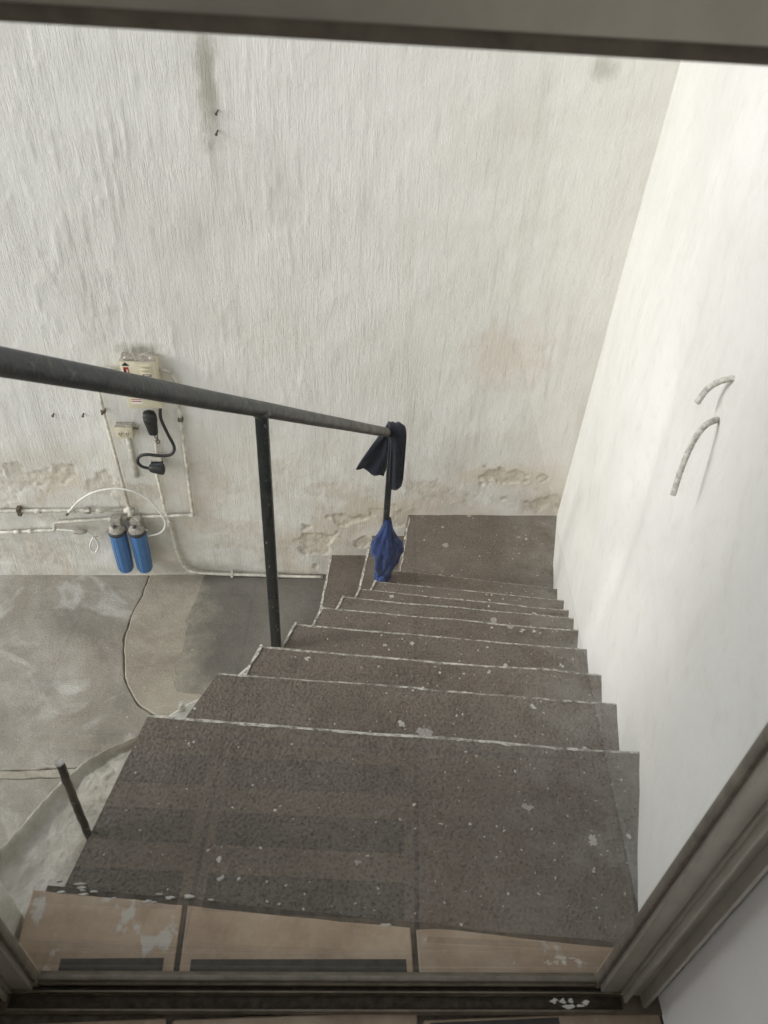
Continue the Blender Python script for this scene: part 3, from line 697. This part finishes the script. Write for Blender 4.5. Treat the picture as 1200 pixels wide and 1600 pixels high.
o = G().tube([(-.392, 1.225, z) for z in np.linspace(-.34, -.235, 9)], .0085, 8, jitter=.2).make('stub', REBAR, cs); 

# ------------------------------------------------------------------ cloths on the end post
def sheet(name, rows, thick, mat, parent, amp, seed):
    """rows: list of (left xyz, right xyz); a thin cloth with soft folds, given two faces and a rim"""
    nu = len(rows); nv = 26; A = []
    for i, (l, r_) in enumerate(rows):
        for j in range(nv):
            t = j / (nv - 1); p = np.array(l) + (np.array(r_) - np.array(l)) * t
            p[1] += amp * math.sin(t * 9 + seed + i * .15) * (.3 + .7 * i / nu) + amp * .8 * (float(vn(t * 7, i * .35, seed)) - .5)
            A.append(p)
    A = np.array(A); B = A.copy(); B[:, 1] += thick; n = nu * nv
    F = grid_faces(nu, nv).tolist(); F2 = [[q + n for q in f][::-1] for f in F]
    rim = [i * nv for i in range(nu)] + [(nu - 1) * nv + j for j in range(1, nv)] + [i * nv + nv - 1 for i in range(nu - 2, -1, -1)] + [j for j in range(nv - 2, 0, -1)]
    F3 = [[rim[k], rim[(k + 1) % len(rim)], rim[(k + 1) % len(rim)] + n, rim[k] + n] for k in range(len(rim))]
    return part(name, np.concatenate([A, B]), F + F2 + F3, mat, parent, True)
def rows_from(Lp, Rp, n):
    L = curve(Lp, 10); Rr = curve(Rp, 10); L = np.array(L); Rr = np.array(Rr)
    f = lambda A, t: np.array([np.interp(t, np.linspace(0, 1, len(A)), A[:, k]) for k in range(3)])
    return [(f(L, t), f(Rr, t)) for t in np.linspace(0, 1, n)]
nc = thing('dark_cloth', 'navy black cloth knotted over the lower end of the handrail', 'cloth', (.29, 2.80, -.48))
sheet('hanging_flap', rows_from([(.262, 2.845, -.482), (.200, 2.85, -.58), (.136, 2.85, -.700), (.139, 2.85, -.711)], [(.288, 2.845, -.490), (.283, 2.845, -.60), (.276, 2.845, -.72), (.266, 2.845, -.768)], 26), .007, NAVY, nc, .014, 2)
# folded band laid over the rail end and hanging down in front of the post
V = []; F = []; cen = curve([(.272, 2.86, -.62), (.278, 2.855, -.50), (.290, 2.835, -.447), (.306, 2.800, -.442), (.312, 2.782, -.478), (.316, 2.782, -.56), (.318, 2.785, -.68), (.320, 2.788, -.790)], 9)
n = len(cen); k = 18
for i, c in enumerate(cen):
    t = i / (n - 1); wd = np.interp(t, [0, .25, .4, .55, .7, .93, 1], [.020, .024, .036, .037, .034, .033, .026])
    tg = np.array(cen[min(i + 1, n - 1)]) - np.array(cen[max(i - 1, 0)]); tg /= np.linalg.norm(tg); s_ = np.array([1., 0, 0]); s_ -= tg * s_.dot(tg); s_ /= np.linalg.norm(s_); nn = np.cross(tg, s_)
    for j in range(k):
        a = 2 * math.pi * j / k; fold = 1 + .40 * math.sin(3 * a + t * 4) + .28 * math.sin(7 * a + t * 9)
        q = np.array(c) + s_ * wd * math.cos(a) * (1 + .06 * math.sin(5 * a + 3 * t)) + nn * .011 * math.sin(a) * fold + nn * .004 * math.sin(9 * math.cos(a) + t * 5)
        if t > .88: q[2] += (.5 + .5 * math.cos(a + .3)) * .02 * (t - .88) / .12 
        V.append(q)
for i in range(n - 1):
    for j in range(k): F.append([i * k + j, i * k + (j + 1) % k, (i + 1) * k + (j + 1) % k, (i + 1) * k + j])
F += [list(range(k))[::-1], [(n - 1) * k + j for j in range(k)]]
part('folded_band', V, F, NAVY, nc, True)
for q in range(3):
    c0 = .284 + q * .016
    ring = [(c0 + .004 * math.sin(t * 2), 2.812 + (E1[1] - 2.816) + .030 * math.cos(t), -.482 - (c0 - .271) * .3 + .030 * math.sin(t)) for t in np.linspace(0, 2 * math.pi, 25)]
    G().tube(ring, .009, 8, caps=False).make('knot_fold', NAVY, nc, True)
bc = thing('blue_cloth', 'faded blue cloth tied round the foot of the end post', 'cloth', (.29, 2.816, -1.43))
prof = [(-1.462, .036, .03, .287), (-1.43, .041, .032, .287), (-1.40, .037, .036, .289), (-1.36, .040, .038, .293), (-1.31, .053, .044, .297), (-1.26, .066, .046, .301), (-1.215, .073, .046, .303), (-1.175, .068, .044, .301), (-1.13, .053, .038, .296), (-1.08, .036, .032, .295), (-1.035, .024, .024, .297), (-1.010, .019, .020, .297), (-1.000, .017, .018, .296)]
pz = np.array(prof); zz = np.linspace(pz[0, 0], pz[-1, 0], 60); V = []; F = []; k = 44
for i, z in enumerate(zz):
    a_, b_, cx = (np.interp(z, pz[:, 0], pz[:, j]) for j in (1, 2, 3)); t = i / 59
    for j in range(k):
        th_ = 2 * math.pi * j / k
        fold = 1 + (.13 * math.sin(5 * th_ + 3 * t) + .10 * math.sin(9 * th_ - 9 * t + 1) + .05 * math.sin(17 * th_ + 12 * t)) * min(1, a_ / .05) + .42 * (float(fbm(th_ * 2.0, t * 9, 160, 3)) - .5)
        V.append((cx + a_ * math.cos(th_) * fold, 2.806 + b_ * math.sin(th_) * fold, z + .008 * math.sin(3 * th_) * (1 if 0 < i < 59 else 1)))
for i in range(59):
    for j in range(k): F.append([i * k + j, i * k + (j + 1) % k, (i + 1) * k + (j + 1) % k, (i + 1) * k + j])
F += [list(range(k))[::-1], [59 * k + j for j in range(k)]]
part('wrapped_cloth', V, F, BLUE, bc, True)
ring = [(.290 + .041 * math.cos(t), 2.806 + .036 * math.sin(t), -1.392 + .012 * math.sin(2 * t)) for t in np.linspace(0, 2 * math.pi, 33)]
G().tube(ring, .0075, 8, caps=False).make('tied_fold', BLUE, bc, True)
G().tube(curve([(.275, 2.768, -1.392), (.292, 2.760, -1.372), (.302, 2.764, -1.395), (.290, 2.762, -1.420)], 6), .011, 9).make('knot', BLUE, bc, True)

# ------------------------------------------------------------------ bent bars sticking out of the side wall
NW = Vector((1, -.2797, 0)).normalized()
def onw(y, z, off): return np.array([wallx(y), y, z]) - np.array(NW) * off
def hook(label, pts, rad, n_per):
    o = thing('rebar_hook', label, 'rebar', tuple(onw(pts[0][0], pts[0][1], 0)), 'rebar hooks in the side wall')
    c = curve([onw(*p) for p in pts], n_per); rr = [rad * (1 + .12 * ((i % 2) - .5)) for i in range(len(c))]
    G().tube(c, rr, 10).make('bar', REBAR, o, True); return o
hook('upper short bent bar curving out of the white side wall', [(1.275, .772, -.05), (1.283, .768, 0), (1.290, .760, .013), (1.303, .742, .026), (1.309, .720, .038), (1.304, .687, .049)], .0066, 10)
hook('lower longer bent bar hooking down out of the white side wall', [(1.300, .668, -.05), (1.285, .668, 0), (1.271, .670, .015), (1.259, .667, .028), (1.243, .654, .041), (1.226, .632, .050), (1.209, .585, .056), (1.182, .534, .060)], .0064, 14)

# ------------------------------------------------------------------ fixtures on the back wall
def pipe(name, label, cat, pts, rad, mat, per=1, n=10, group=None):
    o = thing(name, label, cat, tuple(pts[0]), group)
    G().tube(curve(pts, per) if per > 1 else pts, rad, n).make('pipe', mat, o, True); return o
def bend(pts, r=.02):                       # round the corners of a polyline
    P = [np.array(p, float) for p in pts]; out = [P[0]]
    for i in range(1, len(P) - 1):
        a = P[i - 1] - P[i]; b = P[i + 1] - P[i]; la, lb = np.linalg.norm(a), np.linalg.norm(b); q = min(r, la * .45, lb * .45)
        s_, e = P[i] + a / la * q, P[i] + b / lb * q
        for t in np.linspace(0, 1, 6): out.append((1 - t) ** 2 * s_ + 2 * t * (1 - t) * P[i] + t * t * e)
    out.append(P[-1]); return out
PY = 3.512
# breaker box
bx = thing('breaker_box', 'cream electrical box with louvres and warning stickers on the back wall', 'breaker box', (-.96, 3.53, -.63))
bl, br_, bt, bb, f0 = -1.052, -.872, -.517, -.800, 3.445
o = G().box((bl, f0 + .006, bb), (br_, 3.545, bt), .004).make('housing', CREAM, bx); sharp(o, 40)
o = G().box((bl + .004, f0, bb + .004), (br_ - .004, f0 + .0058, bt - .004), .003).make('front_cover', CREAM, bx); sharp(o, 40)
for i in range(3): 
    z = -.535 - i * .022; q = G().box((-.952, f0 - .011, z - .0058), (-.895, f0 + .001, z + .0058), .0045).make('louvre', CREAM, o); sharp(q, 40)
V = [(-1.043, f0 - .0012, -.540), (-1.003, f0 - .0012, -.540), (-1.023, f0 - .0012, -.520)]
part('warning_triangle', V + [(p[0], f0 + .0002, p[2]) for p in V], [(0, 1, 2), (3, 5, 4), (0, 3, 4, 1), (1, 4, 5, 2), (2, 5, 3, 0)], INK, o)
def stick(x0, x1, z0, z1, mat, d=.0012, nm='sticker'): return G().box((x0, f0 - d, z0), (x1, f0 + .0002, z1)).make(nm, mat, o)
stick(-1.036, -1.011, -.625, -.548, RED); stick(-1.033, -1.027, -.618, -.556, INK, .0016, 'print_bar'); stick(-1.021, -1.0165, -.610, -.560, WSTK, .0016, 'print_bar')
stick(-.944, -.902, -.601, -.589, INK, .0012); stick(-.939, -.907, -.5975, -.5925, WSTK, .0016, 'print_bar')
stick(-1.030, -.970, -.768, -.735, WSTK); stick(-1.026, -.974, -.755, -.750, RED, .0016, 'print_bar'); stick(-1.026, -.974, -.743, -.739, RED, .0016, 'print_bar')
V = []; nu, nv = 30, 14
for i in range(nu):
    for j in range(nv):
        x = bl + (br_ - bl) * i / (nu - 1); y = f0 + .004 + (3.53 - f0 - .004) * j / (nv - 1); V.append((x, y, bt + .001 + .016 * max(0, float(fbm(x * 40, y * 40, 170, 4)) - .36)))
part('dust_layer', V, grid_faces(nu, nv), DUST, bx, True)
for x in (-1.025, -.90): G().lathe([(.006, -.003), (.006, .002), (.003, .004)], (x, f0 + .02, bt + .012), n=8).make('screw', WSTK, bx)
# outlet
ot = thing('power_outlet', 'cream double power outlet on a surface box left of the black plug', 'outlet', (-1.11, 3.53, -.98))
o = G().box((-1.158, 3.482, -1.020), (-1.064, 3.545, -.950), .004).make('box', CREAM, ot); sharp(o, 40)
p_ = G().box((-1.155, 3.478, -1.017), (-1.067, 3.4819, -.953), .0018).make('face_plate', CREAM, ot); sharp(p_, 40)
for cx in (-1.130, -1.092):
    q = G().lathe([(.016, 0), (.016, -.003), (.014, -.0042)], (cx, 3.478, -.985), 'Y', 18).make('socket', CREAM, p_)
    for dx in (-.006, .006): G().box((cx + dx - .0017, 3.4725, -.990), (cx + dx + .0017, 3.4737, -.978)).make('slot', INK, p_)
    G().lathe([(.003, 0), (.003, -.0012)], (cx, 3.4738, -.9965), 'Y', 8).make('slot', INK, p_)
G().box((-1.156, 3.484, -.9495), (-1.066, 3.53, -.944), .002).make('dust_layer', DUST, ot)
G().tube([(-1.064, 3.50, -.965), (-1.035, 3.50, -.967)], .006, 8).make('connector', BRASS, ot)
o = pipe('conduit_strip', 'pale cable cover running straight down below the cream outlet', 'conduit', [(-1.111, 3.527, -1.022), (-1.106, 3.527, -1.325)], .0145, GALV, 1, 12)
# pipes
o = pipe('conduit', 'thin conduit leaving the left of the breaker box and dropping to the water pipes', 'conduit', bend([(-1.052, 3.500, -.590), (-1.190, 3.508, -.596), (-1.204, 3.512, -.62), (-1.206, 3.512, -.86), (-1.196, 3.512, -1.14), (-1.184, 3.512, -1.565)], .02), .0085, GALV)
G().box((-1.219, 3.499, -.872), (-1.193, 3.525, -.852), .004).make('clip', BRASS, o)
G().tube([(-1.206, 3.53, -.862), (-1.206, 3.478, -.862)], .006, 8).make('anchor_bolt', BRASS, o)
o = pipe('water_pipe', 'white pipe dropping right of the breaker box, then running left low down', 'pipe', bend([(-.872, 3.498, -.592), (-.822, 3.505, -.603), (-.803, PY, -.66), (-.803, PY, -.90), (-.808, PY, -1.24), (-.814, PY, -1.612), (-1.185, PY, -1.632), (-1.648, PY, -1.680), (-1.656, PY, -1.742), (-2.6, PY, -1.800)], .02), .0100, PVC)
for a, b in (((-.832, PY - .001, -1.611), (-.805, PY - .001, -1.609)), ((-1.32, PY - .001, -1.646), (-1.27, PY - .001, -1.641)), ((-1.90, PY, -1.757), (-1.86, PY, -1.7545)), ((-1.815, PY, -1.752), (-1.785, PY, -1.750))):
    G().tube([a, b], .0135, 10).make('coupling', PVC, o, True)
G().box((-.817, 3.495, -.920), (-.789, 3.525, -.898), .004).make('clip', BRASS, o); G().tube([(-.803, 3.53, -.905), (-.790, 3.475, -.895)], .006, 8).make('anchor_bolt', BRASS, o)
o = pipe('water_pipe', 'upper white water pipe running left from the tee below the outlet, tap on it', 'pipe', [(-2.6, PY, -1.600), (-1.94, PY, -1.588), (-1.55, PY, -1.580), (-1.183, PY, -1.572)], .0105, PVC)
for x in (-1.72, -1.52, -1.36): G().tube([(x - .02, PY, -1.5865 + (x + 1.72) * .018), (x + .02, PY, -1.586 + (x + 1.72) * .018)], .0145, 10).make('coupling', PVC, o, True)
G().box((-1.838, 3.494, -1.615), (-1.815, 3.53, -1.557), .003).make('strap', BRASS, o)
t_ = G().lathe([(.017, -.02), (.022, -.012), (.022, .012), (.017, .02)], (-1.43, PY - .006, -1.575), 'X', 12).make('tap', CAPG, o, True)
G().box((-1.460, 3.470, -1.556), (-1.405, 3.485, -1.546), .003).make('handle', PVC, t_); G().tube([(-1.43, 3.50, -1.572), (-1.432, 3.478, -1.550)], .008, 8).make('spindle', BRASS, t_)
t_ = G().tube([(-1.183, PY - .004, -1.545), (-1.185, PY - .004, -1.66)], .0150, 10).make('tee', PVC, o, True)
G().tube([(-1.215, PY - .004, -1.574), (-1.155, PY - .004, -1.572)], .0150, 10).make('tee', PVC, o, True)
G().box((-1.205, 3.478, -1.628), (-1.165, 3.492, -1.610), .003).make('handle', BRASS, o)
# plug lead
k1 = thing('hanging_plug', 'black heavy plug hanging on the wall between the outlet and the black cord', 'plug', (-.955, 3.50, -.91))
c_ = (-.957, 3.480)
V = []; F = []; rows = [(-.842, .020, .018), (-.848, .031, .026), (-.870, .036, .030), (-.900, .036, .030), (-.925, .031, .027), (-.965, .027, .024), (-.985, .024, .020), (-.990, .014, .012)]
for z, a, b in rows:
    for j in range(18):
        t = 2 * math.pi * j / 18; V.append((c_[0] + a * math.copysign(abs(math.cos(t)) ** .7, math.cos(t)) + (z + .9) * -.05, c_[1] + b * math.copysign(abs(math.sin(t)) ** .7, math.sin(t)), z))
n = len(rows)
F = [[i * 18 + j, i * 18 + (j + 1) % 18, (i + 1) * 18 + (j + 1) % 18, (i + 1) * 18 + j] for i in range(n - 1) for j in range(18)] + [list(range(18)), [(n - 1) * 18 + j for j in range(18)]]
o = part('body', V, F, BLACKP, k1, True)
G().lathe([(.023, 0), (.023, -.006), (.018, -.010)], (-.962, 3.455, -.885), 'Y', 16).make('face_ring', BLACKP, k1, True)
for i in range(4):
    z = -.998 - i * .018; ring = [(-.950 + i * .003 + (.008 * math.cos(t) if i % 2 else .002 * math.cos(t)), 3.498 + (.002 * math.cos(t) if i % 2 else .008 * math.cos(t)), z + .012 * math.sin(t)) for t in np.linspace(0, 2 * math.pi, 13)]
    G().tube(ring, .0032, 6, caps=False).make('link', BRASS, k1)
k2 = thing('plugged_lead', 'thick black cord from the breaker box looping into a black plug on a white box', 'cord', (-.90, 3.49, -.80))
cc = curve([(-.892, 3.492, -.795), (-.895, 3.485, -.82), (-.900, 3.48, -.885), (-.876, 3.478, -.987), (-.853, 3.478, -1.074), (-.872, 3.474, -1.119), (-.919, 3.470, -1.130), (-1.006, 3.470, -1.122), (-1.052, 3.470, -1.138), (-1.066, 3.470, -1.176), (-1.046, 3.472, -1.210), (-1.000, 3.474, -1.226)], 9)
G().tube(cc, .0088, 10).make('cord', BLACKP, k2, True)
G().tube([(-.892, 3.492, -.795), (-.894, 3.487, -.818)], .0135, 10).make('gland', BLACKP, k2, True)
V = []; rows = [(-1.012, .012, .012), (-1.006, .020, .022), (-.990, .023, .028), (-.965, .026, .032), (-.942, .030, .034), (-.930, .028, .030), (-.925, .016, .016)]
for x, a, b in rows:
    for j in range(18):
        t = 2 * math.pi * j / 18; V.append((x, 3.474 + a * math.cos(t), -1.222 - (x + 1.0) * .10 + b * math.copysign(abs(math.sin(t)) ** .75, math.sin(t))))
n = len(rows); F = [[i * 18 + j, i * 18 + (j + 1) % 18, (i + 1) * 18 + (j + 1) % 18, (i + 1) * 18 + j] for i in range(n - 1) for j in range(18)] + [list(range(18)), [(n - 1) * 18 + j for j in range(18)]]
part('plug', V, F, BLACKP, k2, True)
G().box((-1.000, 3.478, -1.180), (-.935, 3.53, -1.145), .006).make('wall_box', GALV, k2); G().box((-.998, 3.462, -1.199), (-.932, 3.50, -1.184), .004).make('collar', COLLAR, k2)
o = pipe('cable_pipe', 'white pipe from the wall box curving down and running right along the floor', 'conduit', curve([(-.958, 3.515, -1.06), (-.968, 3.515, -1.20), (-.985, 3.515, -1.30), (-.981, 3.515, -1.40), (-.975, 3.515, -1.57), (-.962, 3.515, -1.67), (-.956, 3.512, -1.80), (-.945, 3.508, -1.96), (-.912, 3.506, -2.06), (-.860, 3.504, -2.100), (-.714, 3.504, -2.118), (-.467, 3.504, -2.130), (-.22, 3.504, -2.143), (-.030, 3.506, -2.150)], 8), .0095, GALV)
for x, z in ((-.962, -1.672), (-.62, -2.123), (-.33, -2.138)): G().box((x - .008, 3.490, z - .018), (x + .008, 3.525, z + .018), .003).make('clip', GALV, o)
# hoses
o = thing('filter_hose', 'milky hose arching over the pipes to the right filter', 'hose', (-1.10, 3.46, -1.73))
G().tube(curve([(-1.549, 3.492, -1.592), (-1.452, 3.492, -1.482), (-1.327, 3.488, -1.404), (-1.179, 3.484, -1.388), (-1.061, 3.480, -1.452), (-.992, 3.474, -1.57), (-.978, 3.468, -1.655), (-1.015, 3.463, -1.715), (-1.092, 3.46, -1.740)], 10), .0062, 8).make('tube', HOSE, o, True)
G().tube([(-1.552, 3.493, -1.598), (-1.538, 3.491, -1.580)], .0085, 8).make('end_nut', BRASS, o, True)
o = thing('coiled_hose', 'short pale hose curled in a loop left of the blue filters', 'hose', (-1.50, 3.50, -1.73))
G().tube(curve([(-1.640, 3.505, -1.728), (-1.56, 3.495, -1.728), (-1.464, 3.488, -1.735), (-1.420, 3.485, -1.785), (-1.412, 3.485, -1.848), (-1.440, 3.485, -1.900), (-1.468, 3.490, -1.868), (-1.440, 3.496, -1.795), (-1.412, 3.50, -1.782)], 10), .0055, 8).make('tube', HOSE, o, True)
v_ = G().lathe([(.010, -.045), (.016, -.03), (.020, 0), (.016, .02), (.010, .04)], (-1.500, 3.492, -1.734), 'X', 10).make('valve', CAPG, o, True)
# the pair of filters: built once, copied part by part
def filt():
    o = thing('water_filter', 'blue water filter under the pipes, left of the pair', 'water filter', (-1.268, 3.462, -1.66), 'blue water filters')
    x, y = -1.268, 3.462
    prof = [(.030, -2.030), (.042, -2.026), (.0455, -2.01), (.0475, -1.90), (.049, -1.78), (.050, -1.725), (.053, -1.722), (.053, -1.712)]
    h = G().lathe([(.6 * 0 + r, z) for r, z in prof], (x, y, 0), n=28).make('housing', BLUEP, o, True); sharp(h, 35)
    for i in range(12):
        a = 2 * math.pi * i / 12; G().box((-.0025, -.0030, -.120), (.0025, .0030, .120)).v
        ca, sa = math.cos(a), math.sin(a); g = G(); rr = .0480
        g.tube([(x + (rr - .0015) * ca, y + (rr - .0015) * sa, -2.012), (x + rr * ca, y + rr * sa, -1.90), (x + (rr + .001) * ca, y + (rr + .001) * sa, -1.74)], .0026, 5); g.make('rib', BLUEP, h)
    c = G().lathe([(.052, -1.7115), (.055, -1.709), (.055, -1.690), (.051, -1.686)], (x, y, 0), n=28).make('collar', COLLAR, o, True); sharp(c, 35)
    c = G().lathe([(.050, -1.6858), (.049, -1.676), (.036, -1.664), (.030, -1.650), (.012, -1.648)], (x, y, 0), n=24).make('cap', CAPG, o, True); sharp(c, 35)
    G().box((x - .030, y - .010, -1.650), (x + .030, 3.515, -1.610), .004).make('bracket', CAPG, c)
    G().lathe([(.009, -.015), (.009, .0), (.012, .002), (.010, .012)], (x - .005, y - .022, -1.652), 'Z', 10).make('vent_button', RUST, c, True)
    for s_ in (-1, 1): G().tube([(x + s_ * .048, y, -1.690), (x + s_ * .066, y, -1.690)], .010, 8).make('port', CAPG, o, True)
    return o
fa = filt()
def copy_tree(o, parent=None):
    c = o.copy(); COL.objects.link(c)
    if parent: c.parent = parent
    for ch in [q for q in bpy.data.objects if q.parent is o]: copy_tree(ch, c)
    return c
fb = copy_tree(fa); fb.location.x += .118; fb['label'] = 'blue water filter joined to the arching hose, right of the pair'
# nails and anchors
def nail(label, x, z, L, rad, mat, cat='nail', group=None, dx=0, dz=0):
    o = thing('nail', label, cat, (x, 3.53, z), group)
    G().tube([(x, 3.56, z), (x + dx, 3.53 - L, z + dz)], rad, 8).make('shank', mat, o)
    G().tube([(x + dx, 3.53 - L, z + dz), (x + dx * 1.1, 3.527 - L, z + dz)], rad * 1.7, 8).make('head', mat, o); return o
nail('upper of two nails high on the stained back wall', -.466, .640, .055, .0036, RUST, group='nails in the back wall')
nail('lower of two nails high on the stained back wall', -.473, .562, .055, .0036, RUST, group='nails in the back wall')
nail('stub nail in the wall farthest left of the breaker box', -1.480, -.896, .014, .0042, RUST, group='nails in the back wall', dz=-.006)
nail('stub nail in the wall just left of the thin conduit', -1.322, -.893, .014, .0042, RUST, group='nails in the back wall', dz=-.008)
